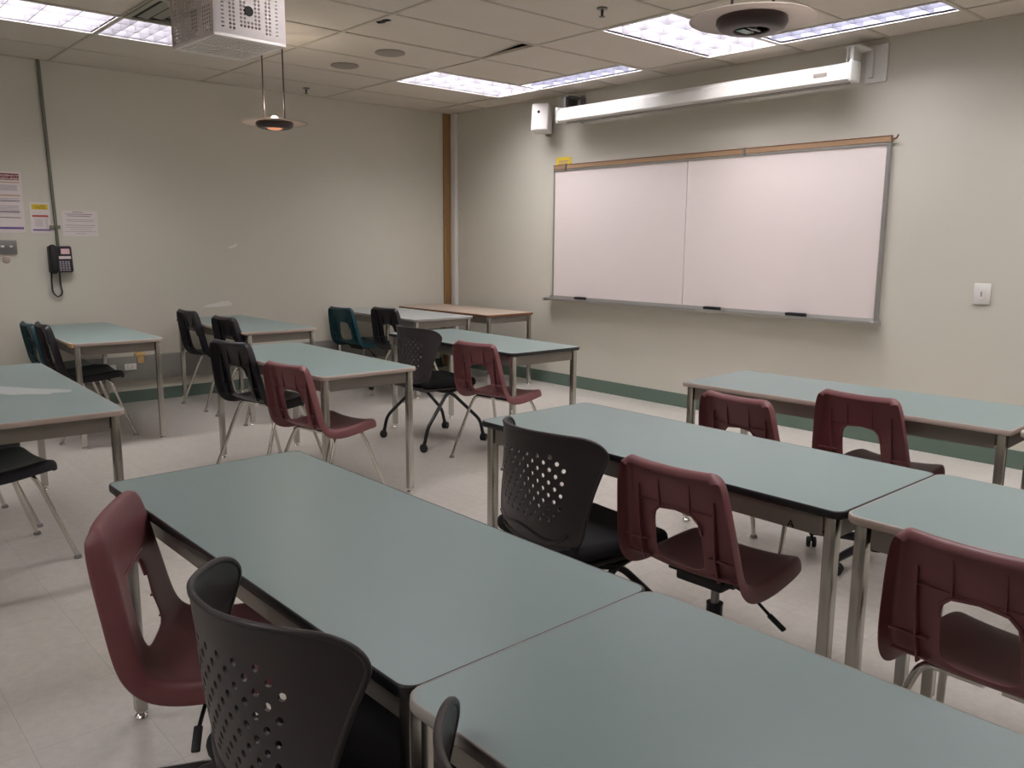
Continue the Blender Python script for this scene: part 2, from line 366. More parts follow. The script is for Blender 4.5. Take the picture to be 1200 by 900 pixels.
# projector security cage
def cage():
    t = thing('projector_cage', 'white perforated metal security cage hanging from the ceiling around a projector', 'projector cage', (3.45, -4.09, 2.4), R(3))
    X, Y, Z = .235, .19, .27
    # perforated front (+X): plate with real holes
    def plate(cols, rows, w, h, isin, hw, hh, nseg=8):
        """grid of cells in the (a,b) plane, hole where isin(i,j) is true"""
        bm = BM(); V = {}
        def vert(i2, j2):
            k = (i2, j2)
            if k not in V: V[k] = bm.verts.new((i2/2*w/cols-w/2, j2/2*h/rows-h/2, 0))
            return V[k]
        for i in range(cols):
            for j in range(rows):
                ring = [vert(2*i+dx, 2*j+dy) for dx, dy in ((0, 0), (1, 0), (2, 0), (2, 1), (2, 2), (1, 2), (0, 2), (0, 1))]
                k = isin(i, j)
                if not k: bm.faces.new(ring); continue
                cx, cy = (i+.5)*w/cols-w/2, (j+.5)*h/rows-h/2
                inner = []
                for q in range(8):
                    ang = R(-135+45*q); sq = 1.25 if (k == 2 and q % 2 == 0) else 1
                    rx, ry = (hw, hh) if k != 2 else (w/cols*.42, h/rows*.2)
                    inner.append(bm.verts.new((cx+rx*sq*math.cos(ang), cy+ry*sq*math.sin(ang), 0)))
                for q in range(8): bm.faces.new((ring[q], ring[(q+1) % 8], inner[(q+1) % 8], inner[q]))
        bmesh.ops.solidify(bm, geom=bm.faces[:], thickness=.0015)
        return bm
    def place(bm, mt): bmesh.ops.transform(bm, matrix=mt, verts=bm.verts); return bm
    # front: 20 columns x 15 rows
    def fr(i, j):
        if i in (0, 1, 18, 19): return 0
        if j in (0, 1, 14): return 0
        if i in (2, 17): return 2
        if i in (4, 5, 14, 15): return 1
        if 7 <= i <= 12 and 3 <= j <= 12:
            if 9 <= i <= 10 and 6 <= j <= 9: return 0
            if j in (3, 4, 11, 12) or i in (7, 8, 11, 12): return 1 if j % 1 == 0 else 0
        return 0
    bm = plate(20, 15, 2*Y, Z, fr, .0068, .0068)
    # central lens opening
    bm = place(bm, Matrix(((0, 0, 1, X), (1, 0, 0, 0), (0, 1, 0, Z/2), (0, 0, 0, 1)))); link('front_panel', bm, M['cage'], t)
    bm = BM(); lathe(bm, [(0, 0), (.022, 0), (.024, -.004), (.024, -.012), (0, -.012)], 24)
    bmesh.ops.transform(bm, matrix=Matrix.Translation((X+.004, -.005, Z*.5)) @ Matrix.Rotation(R(90), 4, 'Y'), verts=bm.verts); link('lens_opening', bm, M['dark'], t, 30)
    def sd(i, j):
        if i in (0, 5, 6, 13, 14, 19) or j in (0, 14): return 0
        return 1
    for s in (-1, 1):
        bm = plate(20, 15, 2*X, Z, sd, .006, .0055)
        bm = place(bm, Matrix(((1, 0, 0, 0), (0, 0, -1, s*Y), (0, 1, 0, Z/2), (0, 0, 0, 1)))); link('side_panel', bm, M['cage'], t)
    bm = plate(20, 15, 2*Y, Z, sd, .006, .0055)
    bm = place(bm, Matrix(((0, 0, 1, -X), (1, 0, 0, 0), (0, 1, 0, Z/2), (0, 0, 0, 1)))); link('rear_panel', bm, M['cage'], t)
    bm = BM(); zb0, zb1 = -.001, .001
    box(bm, -X, -X+.05, -Y, Y, zb0, zb1); box(bm, X-.05, X, -Y, Y, zb0, zb1); box(bm, -.012, .012, -Y, Y, zb0, zb1)
    for yy in (-Y, Y-.024): box(bm, -X+.05, X-.05, yy, yy+.024, zb0, zb1)
    nb = 17; pitch = (2*Y-.048)/nb
    for k in range(nb): box(bm, -X+.02, X-.02, -Y+.024+pitch*(k+.25), -Y+.024+pitch*(k+.75), zb0-.0006, zb1+.0006)
    link('bottom_panel', bm, M['cage'], t)
    bm = BM(); box(bm, -X, X, -Y, Y, Z, Z+.002); link('top_panel', bm, M['cage'], t)
    bm = BM()
    for a in (-1, 1):
        for b in (-1, 1): box(bm, a*X, a*(X-.018), b*Y, b*(Y-.018), 0, Z, .002, 1)
        box(bm, -X, X, a*(Y+.001), a*(Y-.02), -.0025, .012, .002, 1); box(bm, a*(X+.001), a*(X-.02), -Y, Y, -.0025, .012, .002, 1)
    link('edge_frame', bm, M['cage'], t)
    bm = BM(); box(bm, -.15, .13, -.13, .12, .09, .18, .01); link('projector_body', bm, M['graydisc'], t)
    bm = BM(); lathe(bm, [(.025, Z), (.025, H-2.4)], 16); lathe(bm, [(0, H-2.404), (.07, H-2.404), (.07, H-2.4)], 20); link('drop_pole', bm, M['cage'], t, 40)
cage()
# pendants
def pendant(x, y, z, label, lit):
    t = thing('pendant_lamp', label, 'pendant lamp', (x, y, z), 0, 'round halogen pendants'); D = .228
    bm = BM(); lathe(bm, [(.09, .012), (.15, .008), (D-.004, 0), (D, .003), (D-.004, .007), (.15, .014), (.09, .018), (.09, .012)], 64); link('reflector_disc', bm, M['disc'], t, 40)
    bm = BM(); lathe(bm, [(.078, .032), (.11, .022), (.128, .006), (.13, -.010), (.118, -.028), (.10, -.036), (.066, -.036), (.064, -.03), (.09, -.018), (.095, .0), (.07, .022), (.078, .032)], 48); link('housing_ring', bm, M['bronze'], t, 50)
    bm = BM(); lathe(bm, [(0, .022), (.062, .02), (.088, .006), (.085, .03), (0, .036)], 32); link('lamp_cup', bm, M['steel'], t, 50)
    if lit:
        bm = BM(); lathe(bm, [(0, -.045), (.03, -.043), (.05, -.036), (.062, -.022), (.06, -.012), (0, -.012)], 32); link('diffuser_dome', bm, M['copper'], t, 60)
        bm = BM(); lathe(bm, [(0, .052), (.012, .05), (.02, .044), (.02, .036), (0, .034)], 16); link('bulb', bm, M['bulb'], t, 60)
        ld = bpy.data.lights.new('pendant_glow', 'POINT'); ld.energy = PEND; ld.color = (1, .86, .72); ld.shadow_soft_size = .03
        lo = bpy.data.objects.new('pendant_glow', ld); C.objects.link(lo); lo.location = (0, 0, .13); lo.parent = t
    else:
        bm = BM(); lathe(bm, [(.0, -.036), (.012, -.034), (.014, -.024), (0, -.014)], 16, (.01, 0, 0)); box(bm, .006, .014, -.04, .04, -.034, -.028); link('bulb', bm, M['steel'], t, 60)
        bm = BM(); box(bm, -.045, -.01, -.035, .035, -.034, -.031); link('glass_filter', bm, M['glass'], t)
    for s in (-1, 1):
        bm = BM(); dx, dy = s*.055, s*.05
        tube(bm, [(dx, dy, .03), (dx, dy, H-z)], .0055, 8); link('rod', bm, M['bronze'], t, 40)
    bm = BM(); lathe(bm, [(0, H-z-.03), (.09, H-z-.025), (.1, H-z)], 24); link('canopy', bm, M['disc'], t, 40)
pendant(2.08, -3.18, 2.25, 'lit round disc pendant glowing orange, hanging on two dark rods below the projector cage', True)
pendant(5.90, -3.15, 2.25, 'large unlit round pendant with a dark ring at the top right of the photo', False)
# ================================================================== FRONT WALL
def whiteboard():
    t = thing('whiteboard', 'wide two-panel whiteboard with a cork map rail on the front wall', 'whiteboard', (3.345, 0, .89))
    W = 3.34/2; x0, x1 = -W, W; z1 = 1.25
    for a, b in ((x0+.01, -.058), (-.052, x1-.01)):
        bm = BM(); box(bm, a, b, -.022, -.004, .02, z1-.005, .001, 1); link('writing_panel', bm, M['board'], t)
    bm = BM(); box(bm, x0, x1, -.006, 0, .01, z1); link('backing', bm, M['alu'], t)
    bm = BM(); box(bm, x0-.004, x0+.014, -.03, 0, .0, z1, .002, 1); box(bm, x1-.024, x1+.004, -.032, 0, 0, z1, .002, 1); box(bm, x0, x1, -.03, 0, z1-.014, z1+.004, .002, 1)
    link('frame', bm, M['alu'], t)
    bm = BM(); box(bm, x0-.004, x1+.002, -.034, 0, z1+.004, z1+.042, .003, 1); link('map_rail', bm, M['cork'], t)
    bm = BM(); box(bm, x0-.004, x1+.004, -.036, 0, z1+.042, z1+.048); link('rail_cap', bm, M['ewood'], t)
    for xx in (x0+.17, .50):
        bm = BM(); box(bm, xx-.012, xx+.012, -.042, 0, z1-.01, z1+.052, .003, 1); link('rail_clip', bm, M['steel'], t)
    bm = BM(); tube(bm, fillet([(x1-.01, -.02, z1+.03), (x1+.04, -.03, z1+.022), (x1+.06, -.05, z1+.045)], .02), .006, 8); link('end_hook', bm, M['ewood'], t, 40)
    bm = BM(); xa, xb = x0-.04, x1+.01
    pr = [(0, .0), (-.02, -.02), (-.10, -.022), (-.112, -.012), (-.112, .004), (-.106, .004), (-.10, -.012), (-.03, -.010), (-.022, .02), (0, .02)]
    A = [bm.verts.new((xa, p[0], p[1])) for p in pr]; B = [bm.verts.new((xb, p[0], p[1])) for p in pr]
    bm.faces.new(A); bm.faces.new(B)
    for k in range(len(pr)): bm.faces.new((A[k], A[(k+1) % len(pr)], B[(k+1) % len(pr)], B[k]))
    link('marker_tray', bm, M['alu'], t)
    for xx in (xa, xb):
        bm = BM(); box(bm, xx-.012, xx+.012, -.118, 0, -.03, .004, .004); link('tray_end_cap', bm, M['alu'], t)
whiteboard()
def eraser(x, label, w=.12, s=1):
    t = thing('board_eraser', label, 'eraser', (x, -.066, .884), R(random.uniform(-4, 4)), 'erasers on the marker tray')
    bm = BM(); box(bm, -w/2, w/2, -.025, .025, .0, .014, .003, 1); link('felt_pad', bm, M['fabric'], t)
    bm = BM(); box(bm, -w/2, w/2, -.026, .026, .014, .032*s, .006); link('grip', bm, M['rubber'], t, 40)
eraser(2.10, 'dark eraser at the left end of the marker tray')
eraser(3.63, 'dark eraser near the middle of the marker tray', .15)
eraser(4.40, 'dark eraser on the right part of the marker tray', .16)
bm = BM(); tube(bm, [(3.38, -.07, .886), (3.50, -.072, .886)], .007, 8); o = link('marker', bm, M['steel'], smooth=40)
tag(o, 'grey marker pen lying on the tray left of the middle eraser', 'marker')
# yellow sign
t = thing('yellow_sign', 'small yellow notice card stuck above the top left corner of the whiteboard', 'sign', (1.785, -.004, 2.205))
bm = BM(); box(bm, -.10, .10, -.004, .003, -.045, .055); link('card', bm, M['yellow'], t)
bm = BM(); box(bm, -.06, .07, -.006, -.003, .012, .026); box(bm, -.065, .05, -.006, -.003, -.012, .002); link('printed_lines', bm, M['goldp'], t)
# projection screen
def screen():
    t = thing('projection_screen', 'long white roll-up projection screen housing bracketed above the whiteboard', 'projection screen', (3.37, -.21, 2.61))
    L0, L1 = -1.42, 1.44
    pr = [(-.045, -.062), (.045, -.062), (.06, -.04), (.06, .04), (.03, .068), (-.02, .068), (-.066, .03), (-.066, -.05)]
    bm = BM(); A = [bm.verts.new((L0, p[0], p[1])) for p in pr]; B = [bm.verts.new((L1, p[0], p[1])) for p in pr]
    for k in range(8): bm.faces.new((A[k], A[(k+1) % 8], B[(k+1) % 8], B[k]))
    bm.faces.new(A); bm.faces.new(B); link('housing', bm, M['white'], t)
    for xx in (L0, L1):
        bm = BM(); box(bm, xx-.012, xx+.012, -.075, .065, -.07, .074, .012, 3); link('end_cap', bm, M['white'], t, 40)
    bm = BM(); box(bm, L0+.08, L1-.03, -.012, .012, -.078, -.063); link('screen_bar', bm, M['alu'], t)
    bm = BM(); box(bm, L1-.27, L1-.17, -.069, -.065, -.012, .012); link('nameplate', bm, M['graydisc'], t)
    for xx, pw in ((L0+.06, .0), (L1-.02, .11)):
        bm = BM(); box(bm, xx-.05, xx+.05, -.02, .205, .165, .175); box(bm, xx-.05, xx-.042, .0, .2, .06, .17); box(bm, xx-.012, xx+.012, -.02, .012, .07, .17)
        box(bm, xx+.03, xx+.06, .17, .205, -.02, .172, .003, 1); box(bm, xx+.0, xx+.04+pw, .195, .208, -.05, .20)
        link('wall_bracket', bm, M['steel'] if not pw else M['white'], t)
screen()
# wall speaker
t = thing('wall_speaker', 'small white box speaker tilted on the wall left of the projection screen', 'speaker', (1.63, -.15, 2.62), R(28))
t.rotation_euler = (R(-8), 0, R(28))
bm = BM(); box(bm, -.085, .085, -.09, .06, -.13, .13, .008); link('cabinet', bm, M['white'], t, 40)
bm = BM(); box(bm, -.078, .078, -.096, -.089, -.122, .122, .004); link('grille', bm, M['cage'], t, 40)
bm = BM(); lathe(bm, [(0, 0), (.014, 0), (.014, .004), (0, .004)], 16, mtx=Matrix.Translation((-.01, -.096, .045)) @ Matrix.Rotation(R(90), 4, 'X')); link('tweeter', bm, M['dark'], t)
bm = BM(); box(bm, -.02, .02, .055, .13, -.03, .03); box(bm, .0, .05, .10, .15, -.13, .10, .005); link('mount', bm, M['graydisc'], t)
# switch plate
t = thing('wall_switch', 'white switch plate on the front wall to the right of the whiteboard', 'switch', (5.69, -.004, 1.122))
bm = BM(); box(bm, -.052, .052, -.008, .004, -.068, .068, .004); link('plate', bm, M['white'], t, 40)
bm = BM(); box(bm, -.018, .018, -.012, -.007, -.034, .034, .002, 1); link('rocker', bm, M['cage'], t, 40)
bm = BM(); box(bm, -.006, .006, -.0135, -.0115, -.016, .016); link('indicator', bm, M['inkl'], t)
# lectern / cabinet at far right
t = thing('cabinet', 'dark brown cabinet edge behind the tables at the right border', 'cabinet', (6.70, -1.12, 0))
bm = BM(); box(bm, -.25, .40, -.22, .25, .03, .79, .004, 1); link('body', bm, M['fabric'], t)
bm = BM(); box(bm, -.29, .43, -.26, .28, .79, .82, .004, 1); link('top', bm, M['bronze'], t)
bm = BM(); box(bm, -.24, .39, -.20, .24, 0, .03); link('plinth', bm, M['dark'], t)
# ================================================================== LEFT WALL
def sheet(name, label, cat, y0, y1, z0, z1, extra):
    t = thing(name, label, cat, (0, (y0+y1)/2, (z0+z1)/2)); hy, hz = (y1-y0)/2, (z1-z0)/2
    bm = BM(); box(bm, .0, .003, -hy, hy, -hz, hz); link('sheet', bm, M['paper'], t)
    for nm, mt, rects in extra:       # rects in sheet fractions
        bm = BM()
        for a, b, c, d in rects: box(bm, .0025, .0042, -hy+2*hy*a, -hy+2*hy*b, -hz+2*hz*c, -hz+2*hz*d)
        link(nm, bm, M[mt], t)
    return t
WALLTXT = Matrix(((0, 0, 1, 0), (1, 0, 0, 0), (0, 1, 0, 0), (0, 0, 0, 1)))
p = sheet('emergency_poster', 'tall poster headed in white on maroon, cut by the left border', 'poster', -4.70, -4.36, 1.484, 1.965,
      [('header_band', 'maroonp', [(.04, .95, .86, .965)]), ('gold_line', 'goldp', [(.05, .95, .815, .832), (.05, .95, .60, .62)]),
       ('printed_lines', 'inkl', [(.08, .9, .77-.016*k, .776-.016*k) for k in range(6)]+[(.08, .92, .56-.02*k, .567-.02*k) for k in range(3)]+[(.08, .9, .44-.018*k, .446-.018*k) for k in range(8)]),
       ('bold_line', 'ink', [(.08, .93, .515, .527), (.08, .93, .34, .35), (.25, .93, .245, .255)]), ('footer_band', 'purple', [(.04, .97, .06, .095)])])
for s, zz in (('EMERGENCY', .201), ('PROCEDURES', .178)):
    text_mesh(s, .0195, .0006, M['paper'], 'heading', p, Matrix.Translation((.0048, .150, zz)) @ WALLTXT @ Matrix.Diagonal((1.75, 1, 1, 1)), 'RIGHT', bold=.0005)
sheet('wall_notice', 'small portrait notice with a yellow heading beside the conduit', 'notice', -4.318, -4.172, 1.486, 1.732,
      [('yellow_heading', 'yellow', [(.1, .9, .76, .93)]), ('heading_text', 'goldp', [(.25, .75, .86, .89), (.2, .8, .80, .83)]), ('red_band', 'redp', [(.1, .9, .52, .58)]),
       ('printed_lines', 'inkl', [(.2, .6, .42-.05*k, .435-.05*k) for k in range(5)]+[(.75, .85, .42-.05*k, .435-.05*k) for k in range(5)]), ('footer_band', 'purple', [(.08, .95, .07, .12)])])
sheet('landscape_notice', 'landscape white notice with lines of small print right of the conduit', 'notice', -4.085, -3.812, 1.462, 1.672,
      [('bold_line', 'ink', [(.3, .6, .93, .95), (.1, .85, .85, .87), (.15, .8, .78, .80)]), ('printed_lines', 'ink', [(.1, .9, .64-.0, .65), (.12, .88, .58, .59), (.08, .92, .42, .435), (.1, .88, .34, .35), (.2, .8, .26, .27), (.05, .95, .18, .19), (.35, .65, .10, .11)])])
t = thing('wall_box', 'grey metal wall plate with two toggles at the left border', 'electrical plate', (0, -4.50, 1.371))
bm = BM(); box(bm, 0, .02, -.075, .065, -.056, .056, .004); link('plate', bm, M['steel'], t, 40)
for s in (-.04, .02):
    bm = BM(); box(bm, .019, .034, s-.012, s+.012, -.003, .012, .003); link('toggle', bm, M['white'], t, 40)
bm = BM(); lathe(bm, [(0, .02), (.012, .02), (.014, .012), (.024, .012), (.028, .006), (.03, 0)], 24, mtx=Matrix.Translation((0, -4.515, 1.272)) @ Matrix.Rotation(R(90), 4, 'Y'))
tag(link('wall_dial', bm, M['epink'], smooth=30), 'small round pale dial below the grey wall plate', 'dial')
# conduit
t = thing('wall_conduit', 'thin grey conduit running down the wall from the ceiling to the phone', 'conduit', (0, -4.15, 0))
bm = BM(); tube(bm, [(.016, -.02, H), (.016, .0, 2.0), (.016, .015, 1.37)], .0125, 10); link('pipe', bm, M['conduit'], t, 40)
bm = BM(); box(bm, 0, .02, -.035, .045, 1.52, 1.55, .004); link('strap', bm, M['conduit'], t)
# phone
def phone():
    t = thing('wall_phone', 'black push-button telephone mounted on the wall with its coiled cord hanging', 'telephone', (0, -4.132, 1.27))
    bm = BM()
    pr = [(0, -.11), (.055, -.105), (.075, -.095), (.05, .10), (.03, .11), (0, .11)]
    A = [bm.verts.new((p[0], -.085, p[1])) for p in pr]; B = [bm.verts.new((p[0], .088, p[1])) for p in pr]
    bm.faces.new(A); bm.faces.new(B)
    for k in range(6): bm.faces.new((A[k], A[(k+1) % 6], B[(k+1) % 6], B[k]))
    bmesh.ops.bevel(bm, geom=bm.edges[:], offset=.006, segments=2, affect='EDGES'); link('base', bm, M['black'], t, 40)
    bm = BM(); hp = fillet([(.075, -.058, -.10), (.10, -.058, -.085), (.095, -.058, 0), (.07, -.058, .095), (.05, -.058, .105)], .03)
    tube(bm, hp, [.02]+[.024]*(len(hp)-2)+[.02], 12)
    bmesh.ops.scale(bm, vec=(1, 1.2, 1), verts=bm.verts); 
    for v in bm.verts: v.co.y += .0116
    link('handset', bm, M['rubber'], t, 50)
    tilt = lambda z: .0775-(z+.095)*.128
    def face(name, mt, y0, y1, z0, z1, e=.002):
        bm = BM(); vs = box(bm, 0, .004, y0, y1, z0, z1)
        for v in bm.verts: v.co.x += tilt(v.co.z)-.002
        link(name, bm, mt, t)
    face('pink_label', M['pinkpaper'], .005, .07, .045, .088); face('white_strip', M['paper'], -.015, .075, .005, .028)
    bm = BM()
    for i in range(4):
        for j in range(5):
            y = -.008+i*.021; z = -.018-j*.017
            box(bm, tilt(z)-.004, tilt(z)+.004, y-.007, y+.007, z-.0055, z+.0055)
    link('keypad', bm, M['inkl'], t)
    # coiled cord as a hanging loop
    path = fillet([(.05, -.075, -.09), (.035, -.078, -.20), (.03, -.075, -.27), (.03, -.04, -.315), (.03, .0, -.285), (.03, -.012, -.20), (.03, -.012, -.105)], .05, 8)
    P = []
    L = 0
    acc = [0]
    for a, b in zip(path, path[1:]): L += (b-a).length; acc.append(L)
    N = 520; turns = 62; k = 0
    for i in range(N+1):
        s = L*i/N
        while k < len(acc)-2 and acc[k+1] < s: k += 1
        f = (s-acc[k])/max(1e-6, acc[k+1]-acc[k]); c = path[k].lerp(path[k+1], f); d = (path[k+1]-path[k]).normalized()
        n1 = Vector((1, 0, 0)); n2 = d.cross(n1).normalized(); an = 2*math.pi*turns*i/N
        P.append(c+(n1*math.cos(an)+n2*math.sin(an))*.006)
    bm = BM(); tube(bm, P, .0024, 5); link('coiled_cord', bm, M['rubber'], t, 60)
phone()
# fittings on the raceway
t = thing('pipe_fitting', 'tan brass pipe fitting on the wall seen under the far left table', 'pipe fitting', (0, -3.55, .42))
bm = BM(); box(bm, 0, .05, -.03, .03, -.07, .065, .006); link('body', bm, M['tan'], t, 40)
bm = BM(); box(bm, .01, .055, -.045, .045, -.008, .022, .006); link('collar', bm, M['tan'], t, 40)
for y, lab in ((-3.81, 'left one of two white outlet covers on the grey wall rail'), (-3.64, 'right one of two white outlet covers on the grey wall rail')):
    t = thing('wall_outlet', lab, 'outlet', (.04, y, .325), 0, 'outlets on the grey wall rail')
    bm = BM(); box(bm, 0, .008, -.05, .05, -.028, .028, .003, 1); link('cover', bm, M['white'], t)
    bm = BM(); box(bm, .007, .012, -.03, -.008, -.014, .018, .002, 1); box(bm, .007, .012, .008, .03, -.014, .018, .002, 1); link('sockets', bm, M['paper'], t)
def patch(name, pts, label):
    bm = BM(); A = [bm.verts.new((.0005, p[0], p[1])) for p in pts]; B = [bm.verts.new((.0025, p[0], p[1])) for p in pts]; bm.faces.new(A); bm.faces.new(B)
    for k in range(len(pts)): bm.faces.new((A[k], A[(k+1) % len(pts)], B[(k+1) % len(pts)], B[k]))
    tag(link(name, bm, M['white']), label, 'wall patch', 'bare patches on the phone wall')
patch('plaster_patch', [(-2.95, .815), (-2.90, .84), (-2.80, .855), (-2.76, .868), (-2.73, .86), (-2.71, .872), (-2.66, .84), (-2.68, .82), (-2.76, .818), (-2.85, .815)], 'ragged white scraped patch on the wall just above the second table from the left')
patch('plaster_patch', [(-2.68, 1.375), (-2.62, 1.392), (-2.60, 1.41), (-2.585, 1.40), (-2.60, 1.375), (-2.66, 1.36)], 'small pale scrape high on the middle of the phone wall')
# ================================================================== TABLES
def rrect(hx, hy, r, n=6):
    out = []
    for cx, cy, a0 in ((hx-r, hy-r, 0), (-hx+r, hy-r, 90), (-hx+r, -hy+r, 180), (hx-r, -hy+r, 270)):
        for k in range(n+1):
            a = R(a0+90*k/n); out.append((cx+r*math.cos(a), cy+r*math.sin(a)))
    return out
def make_table(Lx, Ly, h, topm, edgem, name, label, group, loc, rotz, th=.022, rc=.04, tg=.034, inset=.022):
    t = thing(name, label, 'table', loc, rotz, group); hx, hy = Lx/2, Ly/2
    bm = BM(); ol = rrect(hx-.003, hy-.003, rc)
    A = [bm.verts.new((x, y, h)) for x, y in ol]; B = [bm.verts.new((x, y, h-th)) for x, y in ol]
    bm.faces.new(A); bm.faces.new(B[::-1]); n = len(ol)
    for k in range(n): bm.faces.new((A[k], A[(k+1) % n], B[(k+1) % n], B[k]))
    tp = link('tabletop', bm, topm, t)
    bm = BM(); rings = []
    for d, z in ((.004, .0003), (.001, .0001), (-.0005, -.002), (-.001, -th*.5), (-.0005, -th+.003), (.001, -th), (.003, -th-.0005)):
        ol = rrect(hx-d, hy-d, rc); rings.append([bm.verts.new((x, y, h+z)) for x, y in ol])
    for a, b in zip(rings, rings[1:]+rings[:1]):
        for k in range(n): bm.faces.new((a[k], a[(k+1) % n], b[(k+1) % n], b[k]))
    link('edge_band', bm, edgem, tp, 55)
    bm = BM(); i2 = inset+.008; ah = .058; z0, z1 = h-.03-ah, h-th-.001
    for s in (-1, 1):
        box(bm, -hx+i2+tg, hx-i2-tg, s*(hy-i2), s*(hy-i2-.003), z0, z1); box(bm, s*(hx-i2), s*(hx-i2-.003), -hy+i2+tg, hy-i2-tg, z0, z1)
        box(bm, -hx+i2+tg, hx-i2-tg, s*(hy-i2-.003), s*(hy-i2-.02), z0, z0+.002)
        # corner gussets
        for q in (-1, 1):
            mt = Matrix.Translation((s*(hx-i2-.05), q*(hy-i2-.05), 0)) @ Matrix.Rotation(R(45*s*q*-1), 4, 'Z')
            box(bm, -.045, .045, -.0015, .0015, z0+.002, z1, mtx=mt)
    link('apron', bm, M['apron'], t)
    for sx in (-1, 1):
        for sy in (-1, 1):
            cx, cy = sx*(hx-inset-tg/2), sy*(hy-inset-tg/2)
            bm = BM(); box(bm, cx-tg/2, cx+tg/2, cy-tg/2, cy+tg/2, .022, h-th-.001, .004, 2)
            lg = link('leg', bm, M['legm'], t, 40)
            bm = BM(); lathe(bm, [(0, 0), (.018, 0), (.02, .004), (.016, .010), (.008, .014), (.008, .023), (0, .023)], 16, (cx, cy, 0)); link('glide', bm, M['chrome'], lg, 40)
    return t
TB = {}
def table(key, x0, y0, th, Lx, Ly, topm, edgem, label, h=.737, group='classroom tables', **k):
    """(x0,y0) is the near left corner"""
    c, s = math.cos(th), math.sin(th)
    cx, cy = x0+Lx/2*c-Ly/2*s, y0+Lx/2*s+Ly/2*c
    TB[key] = make_table(Lx, Ly, h, M[topm], M[edgem], 'classroom_table', label, group, (cx, cy, 0), th, **k)
L_, W_ = 1.518, .607
table('A', 5.222, -5.30, .0046, 1.52, W_, 'top', 'eblack', 'teal-topped table with black edging in the left foreground, before the two nearest black chairs', rc=.03)
table('A2', 6.747, -5.308, .0046, 1.52, W_+.005, 'top', 'egrey', 'nearest teal-topped table with grey edging, filling the bottom right', h=.742)
table('B', 5.243, -3.913, -.008, 1.515, W_, 'top', 'eblack', 'teal-topped table with black edging in the middle row, black mesh-back chair at its left end', rc=.03)
table('B2', 6.765, -3.925, -.005, 1.52, W_+.005, 'top', 'epink', 'teal-topped table with beige edging butted to the right of the black-edged middle table', h=.739)
table('C', 5.18, -2.52, .03, 1.52, W_, 'top', 'epink', 'teal-topped table with beige edging nearest the front wall, two maroon chairs before it', rc=.02)
table('C2', 6.72, -2.47, .03, 1.52, W_, 'top', 'epink', 'teal-topped table at the right border in the row nearest the front wall')
table('D', 2.305, -2.425, -.035, 1.52, W_+.01, 'top', 'eblack', 'black-edged teal table left of the whiteboard, a mesh-back and a maroon chair before it')
table('E', .03, -1.60, -.01, 1.50, .68, 'topgrey', 'egrey', 'grey-topped table between the brown table and the teal chair')
table('F', .05, -.81, .02, 1.52, .62, 'topwood', 'ewood', 'beige wood-grain table with brown edging in the far corner')
table('M', 2.38, -3.845, -.018, L_, W_, 'top', 'epink', 'teal-topped table with beige edging in the middle left, black and maroon chairs before it')
table('N', .08, -4.44, -.025, L_, W_, 'top', 'epink', 'teal-topped table against the wall below the phone')
table('O', 2.40, -5.47, -.035, 1.72, .62, 'top', 'epink', 'teal-topped table with worn streaks cut by the left border')
table('P', .10, -3.25, -.005, L_, W_+.01, 'top', 'epink', 'teal-topped table against the phone wall behind two black chairs')
bm = BM()
pts = [(-0.09, -0.003), (0.007, 0.071), (0.085, 0.123), (0.153, 0.196), (0.221, 0.245), (0.282, 0.22), (0.244, 0.159), (0.285, 0.13), (0.227, 0.068), (0.21, -0.002), (0.116, -0.046), (0.011, -0.044)]
A = [bm.verts.new((x, y, .7372)) for x, y in pts]; B = [bm.verts.new((x, y, .7376)) for x, y in pts]; bm.faces.new(A); bm.faces.new(B)
for k in range(len(pts)): bm.faces.new((A[k], A[(k+1) % len(pts)], B[(k+1) % len(pts)], B[k]))
o = link('worn_streak', bm, M['scuff'], TB['O']); o['label'] = 'pale worn streak on the tabletop'
# letters scratched on two aprons
text_mesh('A', .030, .0006, M['fabric'], 'scratched_letter', TB['B'], Matrix.Translation((.60, -W_/2+.0285, .652)) @ Matrix(((1, 0, 0, 0), (0, 0, -1, 0), (0, 1, 0, 0), (0, 0, 0, 1))))
text_mesh('T', .030, .0006, M['fabric'], 'scratched_letter', TB['B2'], Matrix.Translation((-.60, -W_/2+.0245, .662)) @ Matrix(((0, -1, 0, 0), (0, 0, -1, 0), (1, 0, 0, 0), (0, 0, 0, 1))))
text_mesh('C', .034, .0006, M['fabric'], 'scratched_letter', TB['B2'], Matrix.Translation((-.50, -W_/2+.0245, .655)) @ Matrix(((1, 0, 0, 0), (0, 0, -1, 0), (0, 1, 0, 0), (0, 0, 0, 1))))
# pale worn streaks on the left table, repaired corner on the phone table
bm = BM(); box(bm, -.06, .02, -.012, .004, .7085, .7382, .002, 1)
o = link('repair_tape', bm, M['tan'], TB['N']); o.location = (L_/2-.03, -W_/2+.008, 0); o['label'] = 'tan tape on the table corner'
